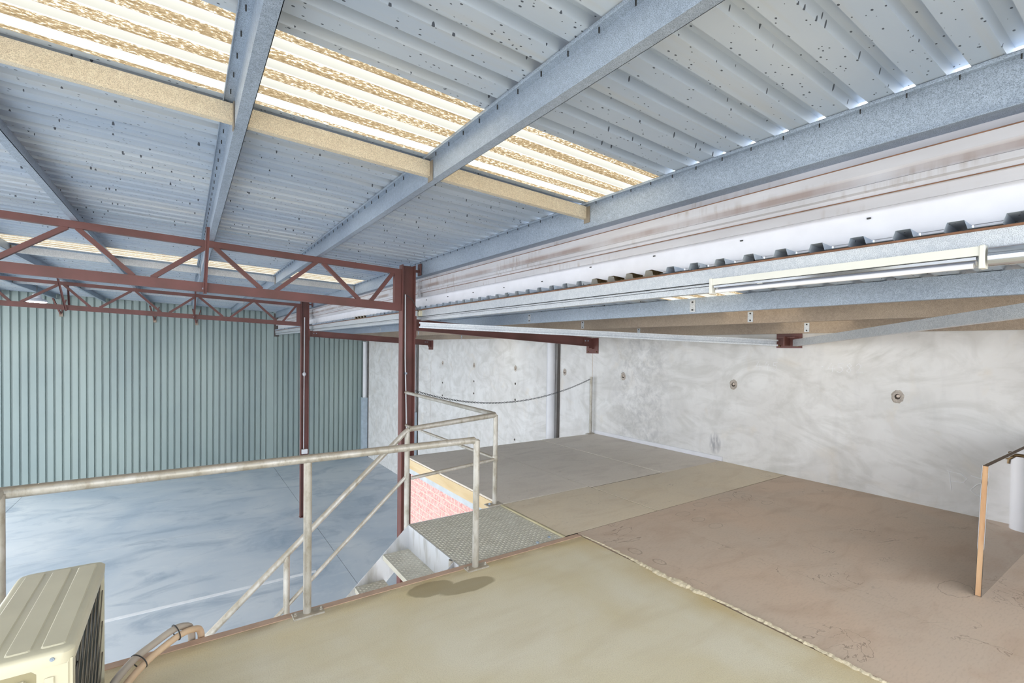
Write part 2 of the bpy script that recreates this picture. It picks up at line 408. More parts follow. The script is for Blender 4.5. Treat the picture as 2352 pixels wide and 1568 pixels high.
# ------------------------------------------------------------------ main dimensions (metres, mezzanine top = 0)
XW = 6.68            # concrete wall face
GZ = -3.2            # ground floor
YG = 21.3            # far green wall
Y0, Y1 = -2.4, YG    # extent of roofs, cut short behind camera to let sky light in
XL = -7.4            # left end of main roof, side left open for sky light
EY = 3.19            # mezzanine front edge
ry = lambda x: 2.972 + .038 * (3.0 - x)      # underside of main roof
rl = lambda x: 2.235 - .0544 * (x - 3.05)    # underside of lower roof
TY = (6.95, 14.5)    # truss lines

# ------------------------------------------------------------------ ground floor
fl = thing('floor', (0, 10, GZ), kind='structure'); fl['label'] = 'grey blue concrete ground floor of the warehouse'
MB().box(XL, XW + .2, Y0, YG + .1, GZ - .25, GZ - .012).build('slab_base', 'joint_and_shade', fl)
xs = [XL, -4.2, 2.93, XW]; ys = [Y0, 6.95, 14.6, YG]
for i in range(3):
    for j in range(3):
        MB().box(xs[i] + .005, xs[i + 1] - .005, ys[j] + .005, ys[j + 1] - .005, GZ - .014, GZ).build('slab', 'ground', fl)
og = MB().box(-45, 45, -40, 60, GZ - .5, GZ - .26).build('added_ground_outside', 'added_ground'); og['kind'] = 'structure'; og['label'] = 'unseen grey ground outside the open sides, added to cut light from below'  # unseen ground added to cut the light reaching the roof from below
MB().box(-7, 2.35, 10.77, 10.88, GZ, GZ + .003).build('painted_line', 'paint_line', fl)

# ------------------------------------------------------------------ mezzanine floor
mz = thing('floor_mezzanine', (3, 2, 0), kind='structure'); mz['label'] = 'mezzanine floor of concrete slab and plywood sheets'
MB().box(-.82, 2.905, -2.4, EY - .055, -.16, 0).build('concrete_slab', 'slab', mz)
MB().box(2.79, XW, 3.2, 6.86, -.06, -.0045).box(2.932, XW, -2.4, 3.2, -.06, -.0045).build('joist_deck', 'joint_dark', mz)
def sheet(x0, x1, y0, y1, mat, dz=0, g=.006):
    MB().box(x0 + g, x1 - g, y0 + g, y1 - g, -.021, dz).build('plywood_sheet', mat, mz)
sheet(2.775, 4.04, 4.235, 6.87, 'ply_grey', .001); sheet(4.04, 5.35, 4.20, 6.87, 'ply_grey', -.001); sheet(5.35, XW, 4.17, 6.87, 'ply_grey', .002)
sheet(2.79, 4.04, 3.215, 4.235, 'ply_tan', -.001); sheet(4.04, XW, 3.215, 4.19, 'ply_tan', .0005)
for (y0, y1, k) in ((.2, 3.21, 0), (-2.4, .2, .35)):
    for x0, x1 in ((2.93, 3.80 + k), (3.80 + k, 5.30), (5.30, XW)):
        sheet(x0, x1, y0, y1, 'ply_brown', 0, .0015)
# brown steel angle on the slab edge
tag(MB().box(-.82, 2.905, EY - .055, EY, -.01, .004).box(-.82, 2.905, EY - .006, EY, -.16, .0).build('edge_angle', 'angle'),
    'brown painted steel angle along the concrete slab edge', 'edge angle')
# rough bead of grout squeezed from the joint between slab and plywood
mb = MB(); n = 260; prev = None
for i in range(n + 1):
    y = 3.14 - i * (3.14 + .6) / n; t = i / n
    wv = .007 + .006 * abs(math.sin(y * 7.1)) + .024 * math.exp(-((y - 2.15) / .22) ** 2) * abs(math.sin(y * 17)) ** .5 + random.uniform(0, .006)
    if y > 2.75: wv *= .35
    ht = .006 + .5 * wv * random.uniform(.4, 1.0); cx = 2.925 + .012 * math.sin(y * 5) + random.uniform(-.006, .006)
    row = [(cx - wv, y, 0), (cx - wv * .6, y, ht * .7), (cx, y, ht), (cx + wv * .6, y, ht * random.uniform(.5, .9)), (cx + wv, y, 0)]
    o = len(mb.v); mb.v += row
    if prev is not None: mb.f += [(prev + k, prev + k + 1, o + k + 1, o + k) for k in range(4)]
    prev = o
tag(mb.build('grout_bead', 'foam'), 'rough cream grout bead along joint between slab and plywood', 'grout')
# timber edge, steel strip, brick wall below
tag(MB().box(2.772, 2.83, 4.24, 6.87, -.155, -.0215).build('timber_edge_beam', 'timber'), 'pale laminated timber beam edging the plywood deck', 'timber beam')
tag(MB().box(2.792, 2.90, 3.2, 6.87, -.238, -.157).build('steel_lintel', 'steel_blue'), 'pale blue steel lintel between timber beam and pink brickwork', 'steel beam')
wb = thing('wall_brick', (2.85, 5, GZ), kind='structure'); wb['label'] = 'pink face brick wall under the plywood deck'
MB().box(2.8125, 2.91, 3.2, 6.78, GZ, -.24).build('mortar', 'mortar', wb)
src = {}; rest = MB()
for cidx in range(34):
    z = -.284 - cidx * .086
    if z < GZ + .04: break
    y = 3.205 - (.12 if cidx % 2 else 0)
    while y < 6.76:
        ya, yb = max(3.205, y), min(6.775, y + .23); L = round(yb - ya, 3)
        if L > .03 and cidx < 17:
            if L not in src: src[L] = MB().bbox(-.05, .06, -L / 2, L / 2, -.038, .038, .004).build('brick', 'brick', wb, local=True); src[L].location = Vector((2.86, (ya + yb) / 2, z)) - Vector(wb['_o'])
            else: inst(src[L], 'brick', wb, (2.86, (ya + yb) / 2, z))
        elif L > .03: rest.box(2.81, 2.92, ya, yb, z - .038, z + .038)
        y += .24
rest.build('lower_brickwork', 'brick', wb)['kind'] = 'stuff'

# ------------------------------------------------------------------ concrete wall
wr = thing('wall_right', (XW, 8, GZ), kind='structure'); wr['label'] = 'pale grey precast concrete wall panels'
for y0, y1 in ((-2.4, -.6), (-.6, 6.945), (6.96, 14.495), (14.51, YG + .1)):
    MB().box(XW, XW + .16, y0 + .001, y1, GZ, 2.03).build('concrete_panel', 'concrete', wr)
for y in (6.952, 14.502): MB().box(XW + .004, XW + .1, y - .008, y + .008, GZ, 2.02).build('joint_caulking', 'caulk', wr)
for y in (2.02, 3.99, 6.14, 7.79, 9.63, 11.66, 13.63):
    z = 1.165
    f = MB(); N = 20
    for rr, h in ((.075, 0), (.06, .010), (.042, .006), (.03, .002)):
        for q in range(N):
            t = 2 * math.pi * q / N; rj = rr * random.uniform(.92, 1.08)
            f.v.append((XW - h - .001, y + rj * math.cos(t) * .8, z + rj * math.sin(t)))
    for i in range(3):
        for q in range(N): f.f.append((i * N + q, i * N + (q + 1) % N, (i + 1) * N + (q + 1) % N, (i + 1) * N + q))
    fr = f.build('lifting_recess', 'ferrule', wr)
    MB().lathe((XW - .003, y, z), [(.031, 0), (.031, -.0015)], 12, 'X').build('recess_hole', 'hole', fr)
    MB().lathe((XW - .004, y - .008, z + .008), [(.018, 0), (.016, -.012)], 10, 'X').build('ferrule_stub', 'caulk', fr)
for y, zs in ((9.63, (.79, .40, -.58)), (11.66, (.72, .38, -.95, -1.35)), (13.63, (.55, .15, -1.4))):
    for z in zs: MB().lathe((XW, y, z), [(.03, -.001), (.024, -.006), (.012, -.004)], 8, 'X').build('form_tie_plug', 'hole', wr)
def chalk(strokes, y, z, s):
    mb = MB()
    for st in strokes: mb.tube([(XW - .001, y - u * s, z + v_ * s) for u, v_ in st], .0035, 5)
    mb.build('chalk_writing', 'chalk', wr)
D4 = [[(.35, 1), (0, .35), (.7, .4)], [(.5, .75), (.42, 0)]]
D5 = [[(.6, 1), (.15, .95), (.1, .6), (.45, .55), (.55, .25), (.3, 0), (0, .1)]]
D8 = [[(.5, .75), (.3, .98), (.1, .8), (.45, .3), (.3, .02), (.05, .2), (.5, .75)]]
D2 = [[(.05, .8), (.3, 1), (.5, .75), (.1, .05), (.7, .08)]]
for i, dg in enumerate((D4, D4, D5)): chalk(dg, 3.66 - i * .115, 1.40, .115)
chalk([[(-.5, .55), (-.35, .5)]], 2.75, 1.41, .13)
for i, dg in enumerate((D4, D5, D8, D2)): chalk(dg, 2.74 - i * .10, 1.41, .115)
chalk([[(0, 1), (.12, 0)], [(-.1, 1.05), (.5, 1), (.75, .8), (.6, .55), (.1, .52)]], 1.56, .22, .19)
chalk([[(0, 1), (.35, .93), (.62, .9), (.2, .55), (.0, .25), (.25, .05), (.6, .0)]], 1.39, .21, .2)
bb = MB().box(XW - .022, XW, 4.14, 6.86, .004, .066).build('baseboard_right', 'white'); bb['kind'] = 'structure'; bb['label'] = 'white skirting strip at foot of concrete wall'

# ------------------------------------------------------------------ far green wall: ribbed sheets
wf = thing('wall_far', (0, YG, GZ), kind='structure'); wf['label'] = 'grey green ribbed steel wall sheeting'
def ribs(n, pitch, rib, hgt):
    """profile across ribbed sheet: list of (u, v) with v = 0 on the pans, v = hgt on the ribs"""
    pr = []
    for i in range(n):
        o = i * pitch
        pr += [(o, 0), (o + (pitch - rib) / 2, 0), (o + (pitch - rib) / 2 + .012, hgt), (o + (pitch + rib) / 2 - .012, hgt), (o + (pitch + rib) / 2, 0)]
    pr.append((n * pitch, 0)); return pr
def wall_sheet(x, z1):
    mb = MB(); pr = ribs(4, .2, .062, .06)
    for u, v_ in pr: mb.v += [(x + u, YG + v_, GZ), (x + u, YG + v_, z1)]
    mb.f = [(2 * i, 2 * i + 2, 2 * i + 3, 2 * i + 1) for i in range(len(pr) - 1)]
    return mb.build('wall_sheet', 'green', wf)
x = XL
while x < XW - .01:
    wall_sheet(x, (ry(x) if x < 2.95 else rl(x)) - .01); x += .8
MB().box(2.70, 2.94, YG - .012, YG - .002, GZ, ry(3) - .03).build('flashing_strip', 'green', wf)
MB().box(2.945, 2.955, YG - .02, YG - .002, GZ, ry(3) - .03).build('flashing_lip', 'green', wf)
MB().box(2.96, 3.14, YG - .018, YG - .004, 2.0, 2.93).build('added_end_closer', 'joint_and_shade', wf)  # dark closer added to block the light leak at the gutter end
MB().box(XL, XW + .2, YG + .065, YG + .08, GZ, 2.0).build('backing', 'green', wf)
MB().prism([(XL, 2.0), (3.3, 2.0), (3.3, ry(3.1)), (3.1, ry(3.1)), (XL, ry(XL) + .02)], 'Y', YG + .065, YG + .08).build('backing_gable', 'green', wf)

# ------------------------------------------------------------------ roofs
def roof_sheet(parent, name, mat, y, x0, x1, zf, n=4):
    mb = MB(); pr = ribs(n, .2, .085, .052 if zf is ry else .042)
    for u, v_ in pr: mb.v += [(x0, y + u, zf(x0) + v_), (x1, y + u, zf(x1) + v_)]
    mb.f = [(2 * i, 2 * i + 1, 2 * i + 3, 2 * i + 2) for i in range(len(pr) - 1)]
    return mb.build(name, mat, parent)
ce = thing('ceiling', (0, 10, 3), kind='structure'); ce['label'] = 'ribbed zinc roof sheets with translucent skylight strips over the warehouse'
cl = thing('ceiling_lower', (5, 10, 2.2), kind='structure'); cl['label'] = 'low ribbed metal roof beside the concrete wall'
sky_y = (2.4, 9.6, 15.6)
y = -2.4
while y < YG + .3:
    isky = any(abs(y - s_) < .05 for s_ in sky_y)
    roof_sheet(ce, 'skylight_sheet' if isky else 'roof_sheet', 'skylight' if isky else 'roof', y, XL, 3.05, ry)
    roof_sheet(cl, 'skylight_sheet' if isky else 'roof_sheet', 'skylight' if isky else 'roof', y, 2.985, XW + .3, rl)
    y += .8

# purlins of the main roof: Z sections
PX = [(3.02, 'lowest galvanised Z purlin directly above the box gutter'), (1.48, 'galvanised Z purlin next above the gutter purlin'),
      (.24, 'third galvanised Z purlin counted from the box gutter'), (-1.0, 'fourth galvanised Z purlin counted from the box gutter'),
      (-2.22, 'fifth galvanised Z purlin counted from the box gutter'), (-3.46, 'sixth galvanised Z purlin counted from the box gutter'),
      (-4.7, 'seventh galvanised Z purlin counted from the box gutter')]
for i, (px, lab) in enumerate(PX):
    zt = ry(px) - .002; hh = .215 if i == 0 else .158; fw = .06
    t = thing('purlin', (px, 10, zt - hh), lab, 'purlin', 'Z purlins of main roof')
    e = YG - .03
    MB().box(px - .003, px + .003, Y0, e, zt - hh, zt).build('web', 'galv', t)
    MB().box(px - fw, px - .003, Y0, e, zt - .005, zt).box(px - fw, px - fw + .003, Y0, e, zt - .018, zt - .004).build('top_flange', 'galv', t)
    if i == 0: MB().box(px - .02, px + .096, Y0, e, zt - hh - .004, zt - hh + .002).build('bottom_flange', 'galv', t)  # gutter purlin flange widened to block sky light in the slot
    else: MB().box(px + .003, px + fw, Y0, e, zt - hh, zt - hh + .004).box(px + fw - .003, px + fw, Y0, e, zt - hh, zt - hh + .016).build('bottom_flange', 'galv', t)
    s_ = MB(); yy = -.1
    while yy < 12: s_.box(px - .034, px - .028, yy - .0025, yy + .0025, zt - .03, zt - .004); yy += .2
    s_.build('roofing_screw', 'dark', t)['kind'] = 'stuff'
# bridging channels
BR = [(3.245, 'below the nearer skylight'), (10.5, 'below the middle skylight'), (16.5, 'below the far skylight')]
names = ['first', 'second', 'third', 'fourth', 'fifth', 'sixth']
for by, wl in BR:
    for i in range(6):
        xa, xb = PX[i + 1][0] + .005, PX[i][0] - .005
        z0, z1 = ry((xa + xb) / 2) - .128, ry((xa + xb) / 2) - .02
        t = thing('bridging_channel', ((xa + xb) / 2, by, z0), f'pale purlin bridging channel {wl}, {names[i]} span from the box gutter', 'bridging', 'purlin bridging channels')
        sl = .038 * (xb - xa) / 2
        MB().channel((xa, by, (z0 + z1) / 2 + sl), (xb, by, (z0 + z1) / 2 - sl), .045, z1 - z0, .003, side=-1).build('channel', 'galv_skylit' if by < 5 else 'galv_light', t)
        for xe in (xa, xb):
            ze = (z0 + z1) / 2 + (sl if xe == xa else -sl)
            MB().box(xe - (.0 if xe == xa else .006), xe + (.006 if xe == xa else 0), by - .045, by + .03, ze - (.076 if xe == xa else .095), ze + .05).build('end_plate', 'bracket_grey', t)

# ------------------------------------------------------------------ trusses
tb = lambda x: 2.254 + .038 * (2.68 - x)
tt = lambda x: 2.786 + .038 * (2.65 - x)
def make_truss(y, lab):
    t = thing('roof_truss', (0, y, tb(0)), lab, 'truss', 'red steel roof trusses')
    xl, xr = XL + .2, 2.70
    MB().bar((xl, y, tt(xl)), (xr, y, tt(xr)), .075, .075).build('top_chord', 'red', t)
    MB().bar((xl, y, tb(xl)), (xr, y, tb(xr)), .075, .112).build('bottom_chord', 'red', t)
    MB().box(2.585, 2.69, y - .037, y + .037, tb(2.65) - .05, tt(2.65) + .03).build('end_post', 'red', t)
    tops = [2.57] + [1.53 - 1.265 * i for i in range(8)]
    bots = [2.15] + [.90 - 1.30 * i for i in range(8)]
    ds = [(2.57, 2.24)]
    for i in range(7):
        ds += [(tops[i + 1] + .04, bots[i] - .08), (tops[i + 1] - .04, bots[i + 1] + .085)]
    for xa, xb in ds: MB().bar((xa, y, tt(xa) - .03), (xb, y, tb(xb) + .05), .05, .052, (0, 1, 0)).build('diagonal_brace', 'red', t)
    MB().box(2.0, 2.012, y - .04, y + .04, tt(2.0) - .04, tt(2.0) + .04).build('splice_plate', 'red', t)
    return t
make_truss(TY[0], 'red oxide lattice truss joined to the column beside the plywood deck')
make_truss(TY[1], 'red oxide lattice truss nearer the green ribbed wall')
def fly(p0, p1, lab):
    t = thing('fly_brace', p1, lab, 'brace', 'fly braces from purlin to truss')
    MB().bar(p0, p1, .04, .005, (1, 0, 0)).build('strap', 'red', t)
    MB().bar((p0[0] + .02, p0[1], p0[2]), (p1[0] + .02, p1[1], p1[2]), .004, .03, (1, 0, 0)).build('angle_leg', 'red', t)
    MB().lathe((p1[0], p1[1] - .012, p1[2] + .06), [(.012, 0), (.012, .012)], 8, 'Y').build('bolt', 'galv', t)
fly((.20, 6.42, ry(.2) - .10), (.185, 6.905, 2.27), 'red angle fly brace from third purlin to truss beside the deck')
fly((.20, 13.95, ry(.2) - .10), (.185, 14.455, 2.28), 'red angle fly brace from third purlin to truss near green wall')
fly((-2.26, 13.95, ry(-2.2) - .10), (-2.20, 14.455, 2.36), 'red angle fly brace from fifth purlin to truss near green wall')
fly((-2.26, 15.05, ry(-2.2) - .10), (-2.16, 14.545, 2.40), 'red angle fly brace behind the truss near green wall at fifth purlin')
for px, od in ((.24, 'third'), (-1.0, 'fourth'), (-3.46, 'sixth')):
    z = ry(px) - .16
    t = thing('wall_strut', (px, YG - .2, z - .5), f'dark red strut propping {od} purlin off the green wall', 'brace', 'struts at green wall')
    MB().bar((px, YG - .45, z), (px + .12, YG - .04, z - .48), .04, .04).build('strut', 'red', t)
    MB().bar((px + .25, YG - .04, z), (px + .13, YG - .04, z - .46), .03, .03, (0, 1, 0)).build('side_strut', 'red', t)
    MB().box(px + .08, px + .17, YG - .05, YG - .012, z - .56, z - .44).build('foot_plate', 'galv_brown', t)

# ------------------------------------------------------------------ columns
def make_column(y, lab):
    t = thing('steel_column', (2.8, y, GZ), lab, 'column', 'red steel columns')
    MB().box(2.695, 2.708, y - .07, y + .07, GZ, 2.893).build('flange', 'red', t)
    MB().box(2.892, 2.905, y - .07, y + .07, GZ, 2.893).build('flange', 'red', t)
    MB().box(2.708, 2.892, y + .02, y + .03, GZ, 2.89).build('web', 'red', t)
    MB().box(2.685, 2.915, y - .08, y + .08, GZ, GZ + .012).build('base_plate', 'red', t)
    c = MB().box(2.905, 2.99, y - .01, y + .01, 2.80, 2.84).build('purlin_arm', 'red', t)
    MB().box(2.985, 3.005, y - .05, y + .05, 2.76, 2.935).build('purlin_cleat', 'red', c)
    MB().box(2.905, 2.925, y - .065, y + .065, 1.80, 2.13).build('rafter_plate', 'red', t)
    return t
make_column(TY[0], 'red oxide steel column at the corner of the plywood deck')
make_column(TY[1], 'red oxide steel column standing on the ground floor near green wall')
t = thing('conduit', (2.80, 6.93, 0), 'pale conduit running down the column at the deck corner', 'conduit', 'conduits on columns')
MB().tube([(2.76, 6.93, 2.45), (2.765, 6.93, 1.5), (2.79, 6.925, .6), (2.815, 6.925, -.3)], .011, 8).build('pipe', 'white_pvc', t, True)
MB().box(2.762, 2.792, 6.912, 6.968, 1.24, 1.27).build('saddle', 'galv', t)
t = thing('conduit', (2.79, 14.48, -1), 'pale conduit with switch box on the column near green wall', 'conduit', 'conduits on columns')
MB().tube([(2.79, 14.48, 2.45), (2.785, 14.48, 0), (2.785, 14.48, -1.27)], .014, 8).build('pipe', 'white_pvc', t, True)
MB().bbox(2.72, 2.88, 14.415, 14.5, -1.40, -1.27).build('switch_box', 'white_pvc', t)
MB().lathe((2.785, 14.47, .85), [(.0, -.08), (.05, -.02), (.05, .02), (.0, .08)], 10).build('junction', 'white_pvc', t)
t = thing('junction_box', (3.0, 6.88, 2.15), 'yellowed junction box with loose cable beside the column top', 'junction box')
MB().bbox(2.95, 3.04, 6.85, 6.92, 2.13, 2.215, .006).build('box', 'cream', t)
MB().tube([(2.76, 6.93, 2.45), (2.80, 6.9, 2.42), (2.86, 6.87, 2.36), (2.91, 6.86, 2.25), (2.96, 6.87, 2.18)], .005, 6).build('cable', 'dark', t)

# ------------------------------------------------------------------ red rafters and wall brackets
rb = lambda x: 1.911 - .0544 * (x - 2.93)
for y, lab, lb in ((TY[0], 'red steel rafter from deck corner column to concrete wall', 'red bracket plate holding rafter end over the plywood deck'),
                   (TY[1], 'red steel rafter from ground floor column to concrete wall', 'red bracket plate holding rafter end near green wall')):
    t = thing('rafter', (4.8, y, rb(4.8)), lab, 'rafter', 'red rafters to concrete wall')
    xa, xb = 2.926, 6.60; up = (0, 0, 1)
    MB().bar((xa, y, rb(xa) + .085), (xb, y, rb(xb) + .085), .007, .165).build('web', 'red', t)
    MB().bar((xa, y, rb(xa) + .004), (xb, y, rb(xb) + .004), .085, .009).build('bottom_flange', 'red', t)
    MB().bar((xa, y, rb(xa) + .168), (xb, y, rb(xb) + .168), .085, .009).build('top_flange', 'red', t)
    for x0 in (3.0, 6.42):
        pl = MB().bar((x0, y - .008, rb(x0) + .088), (x0 + .15, y - .008, rb(x0 + .15) + .088), .008, .12).build('splice_plate', 'red', t)
        for dx in (.04, .11): MB().lathe((x0 + dx, y - .013, rb(x0) + .10), [(.013, 0), (.013, -.012)], 8, 'Y').build('bolt', 'galv', pl)
    t = thing('wall_bracket', (XW, y, 1.57), lb, 'bracket', 'red wall brackets')
    MB().box(XW - .014, XW - .001, y - .16, y + .17, 1.575, 1.88).build('plate', 'red', t)
    MB().box(6.57, XW - .014, y - .006, y + .006, 1.68, 1.86).build('gusset', 'red', t)
    MB().box(6.60, XW - .014, y - .05, y + .05, 1.665, 1.68).build('seat', 'red', t)
    for dy in (-.12, .12): MB().lathe((XW - .014, y + dy, 1.61), [(.013, 0), (.011, -.012)], 8, 'X').build('bolt', 'brass', t)
t = thing('wall_bracket', (XW, 3.21, 1.7), 'red bracket plate where the two bracing channels meet on concrete wall', 'bracket', 'red wall brackets')
MB().box(XW - .014, XW - .001, 3.05, 3.375, 1.708, 1.90).build('plate', 'red', t)
MB().box(6.52, XW - .014, 3.20, 3.215, 1.74, 1.86).build('gusset', 'red', t)
MB().box(6.58, XW - .014, 3.10, 3.32, 1.84, 1.855).build('stiffener', 'red', t)
for dy in (-.11, .12): MB().lathe((XW - .014, 3.21 + dy, 1.735), [(.013, 0), (.011, -.012)], 8, 'X').build('bolt', 'brass', t)
b1 = MB().channel((2.95, 6.80, 1.99), (6.60, 3.34, 1.775), .05, .085, .004, side=1).build('bracing_channel', 'galv_light')
tag(b1, 'galvanised bracing channel from deck corner column to wall bracket', 'bracing', 'galvanised bracing channels')
b2 = MB().channel((6.60, 3.13, 1.775), (2.95, -.55, 2.0), .05, .085, .004, side=-1).build('bracing_channel', 'galv_light')
tag(b2, 'galvanised bracing channel rising from wall bracket over the brown plywood', 'bracing', 'galvanised bracing channels')

# ------------------------------------------------------------------ box gutter, flashing, lower roof purlins
gp = [(3.118, 2.90), (3.118, 2.70), (3.012, 2.672), (3.012, 2.615), (3.018, 2.60), (3.018, 2.56), (3.000, 2.552), (3.000, 2.522), (3.02, 2.515), (3.02, 2.492), (3.035, 2.486), (3.035, 2.43)]
t = thing('box_gutter', (3.05, 10, 2.4), 'stained folded metal box gutter running under the lowest purlin', 'gutter')
mb = MB()
for u, v_ in gp: mb.v += [(u, Y0, v_), (u, YG, v_)]
for u, v_ in reversed(gp): mb.v += [(u + .01, Y0, v_), (u + .01, YG, v_)]
nn = len(gp) * 2
mb.f = [(2 * i, 2 * i + 1, (2 * i + 3) % (2 * nn), (2 * i + 2) % (2 * nn)) for i in range(nn)]
mb.build('gutter_sheet', 'gutter', t)
MB().tube([(3.010, Y0, 2.674), (3.010, YG, 2.674)], .003, 6).build('rusty_bead', 'rust', t)
MB().tube([(3.017, Y0, 2.490), (3.017, YG, 2.490)], .003, 6).build('rusty_bead', 'rust', t)
for yj in (6.98, 14.55): MB().box(2.995, 3.012, yj - .03, yj + .03, 2.43, 2.68).build('joint_strap', 'gutter', t)
mb = MB().box(3.11, 3.114, Y0, YG, 2.274, 2.45); yy = Y0 - .0425 + .0
while yy < YG - .2: mb.box(3.11, 3.114, max(Y0, yy + .180), min(YG, yy + .305), 2.234, 2.276); yy += .2
mb.box(3.04, 3.114, Y0, YG, 2.446, 2.45)
fs = mb.build('flashing_sheet', 'white'); tag(fs, 'white sheet metal flashing between box gutter and low roof', 'flashing')
s_ = MB(); yy = .35
while yy < 9: s_.box(3.10, 3.111, yy, yy + .018, 2.36 + .06 * ((yy * 7) % 1), 2.368 + .06 * ((yy * 7) % 1)); yy += .73
s_.build('rivet', 'dark', fs)['kind'] = 'stuff'
t = thing('purlin', (3.03, 10, 2.1), 'pale galvanised purlin carrying the sheet ends of the low roof', 'purlin', 'purlins of low roof')
MB().box(3.0, 3.004, Y0, YG - .02, 2.125, 2.225).box(3.0, 3.06, Y0, YG - .02, 2.125, 2.129).build('web', 'galv_light', t)
MB().box(2.99, 3.02, Y0, YG - .02, 2.222, 2.232).box(3.02, 3.24, Y0, YG - .02, 2.2195, 2.2215).build('top_flange', 'rust', t)  # rear strip added under the ribs to darken their hollows
tag(MB().box(3.012, 3.016, Y0, YG - .02, 2.068, 2.122).box(3.012, 3.07, Y0, YG - .02, 2.064, 2.068).box(3.012, 3.07, Y0, YG - .02, 2.105, 2.109).build('cable_channel', 'galv_light'),
    'slim galvanised channel fixed under the sheet end purlin', 'channel')
for px, mt, lab in ((4.12, 'galv', 'second galvanised purlin of the low roof from the gutter'), (5.16, 'galv_brown', 'third dusty brown purlin of the low roof from gutter'),
                    (6.46, 'galv_brown', 'dusty brown purlin of the low roof beside concrete wall')):
    zt = rl(px + .06) - .002; hh = .15
    t = thing('purlin', (px, 10, zt - hh), lab, 'purlin', 'purlins of low roof')
    MB().box(px - .002, px + .002, Y0, YG - .1, zt - hh, zt).build('web', mt, t)
    MB().box(px, px + .06, Y0, YG - .1, zt - .004, zt).build('top_flange', mt, t)
    MB().box(px, px + .06, Y0, YG - .1, zt - hh, zt - hh + .004).box(px + .057, px + .06, Y0, YG - .1, zt - hh, zt - hh + .018).build('bottom_flange', mt, t)
    for yc in (2.9, 5.6, 9.0, 12):
        pl = MB().box(px - .006, px - .002, yc - .03, yc + .03, zt - hh + .015, zt - .02).build('cleat', 'galv_light', t)
        for dz in (.035, .11): MB().lathe((px - .006, yc, zt - hh + dz), [(.009, 0), (.009, -.006)], 8, 'X').build('bolt', 'dark', pl)

# ------------------------------------------------------------------ lights
t = thing('fluorescent_light', (3.0, 1.27, 2.05), 'cream single tube fluorescent batten under the low roof', 'light fitting')
ya, yb = .60, 1.945
MB().box(2.957, 3.008, ya, yb, 2.104, 2.146).build('housing', 'lamp_body', t)
MB().prism([(2.958, 2.099), (3.010, 2.099), (3.012, 2.06), (2.996, 2.062), (2.985, 2.082), (2.962, 2.086)], 'Y', ya + .02, yb - .02).build('reflector', 'chrome', t)
MB().tube([(2.975, ya + .03, 2.062), (2.975, yb - .03, 2.062)], .013, 12).build('tube', 'tube_glass', t, True)
for y in (ya, yb):
    e = MB().bbox(2.950, 3.012, y - .010, y + .010, 2.046, 2.150, .003).build('end_cap', 'lamp_body', t)
MB().box(2.966, 2.985, 1.60, 1.63, 2.083, 2.099).build('clip', 'lamp_body', t)
mb = MB(); N = 9
for y in (.582, -1.2):
    for k in range(N): an = math.pi * (k / (N - 1)) - math.pi / 2; mb.v.append((2.985 - .03 * math.cos(an), y, 2.098 + .043 * math.sin(an)))
mb.f = [(k, k + 1, N + k + 1, N + k) for k in range(N - 1)] + [tuple(range(N)), tuple(range(2 * N - 1, N - 1, -1)), (0, N, 2 * N - 1, N - 1)]
tag(mb.build('reflector_trough', 'chrome', None, True), 'polished curved metal reflector beyond the fluorescent batten end', 'reflector')
t = thing('high_bay_light', (-3.12, 17, 2.6), 'glowing high bay lamp hanging near the green wall', 'lamp')
MB().lathe((-3.12, 17, 2.68), [(.20, 0), (.21, .02), (.19, .05), (.09, .10), (.08, .2), (.03, .22)], 24).build('shade', 'white', t, True)
MB().lathe((-3.12, 17, 2.672), [(.0, -.012), (.15, -.01), (.18, .0), (.18, .008)], 24).build('lens', 'glow', t)
MB().tube([(-3.12, 17, 2.9), (-3.12, 17, ry(-3.1) + .0)], .008, 6).build('suspension', 'chain', t)

# ------------------------------------------------------------------ downpipes on concrete wall
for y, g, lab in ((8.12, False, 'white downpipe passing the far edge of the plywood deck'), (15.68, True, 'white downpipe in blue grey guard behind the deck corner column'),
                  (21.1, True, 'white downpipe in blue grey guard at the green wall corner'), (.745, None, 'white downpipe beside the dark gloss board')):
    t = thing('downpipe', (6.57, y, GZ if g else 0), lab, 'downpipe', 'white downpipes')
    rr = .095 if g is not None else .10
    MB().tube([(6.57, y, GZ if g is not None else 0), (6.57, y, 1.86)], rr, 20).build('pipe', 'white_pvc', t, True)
    MB().lathe((6.57, y, 1.80), [(rr, 0), (rr + .012, .005), (rr + .012, .05), (rr, .055)], 20).build('socket', 'white_pvc', t, True)
    if g is not None: MB().box(XW - .02, XW - .001, y - .18, y - .105, GZ if g is not None else 0, 1.88).build('pipe_shadow_strip', 'joint_and_shade', t)  # dark strip stands in for the pipe's shadow on the wall
    if g: MB().bbox(6.44, XW - .021, y - .14, y + .16, GZ, -.6, .01).build('guard', 'guard', t)

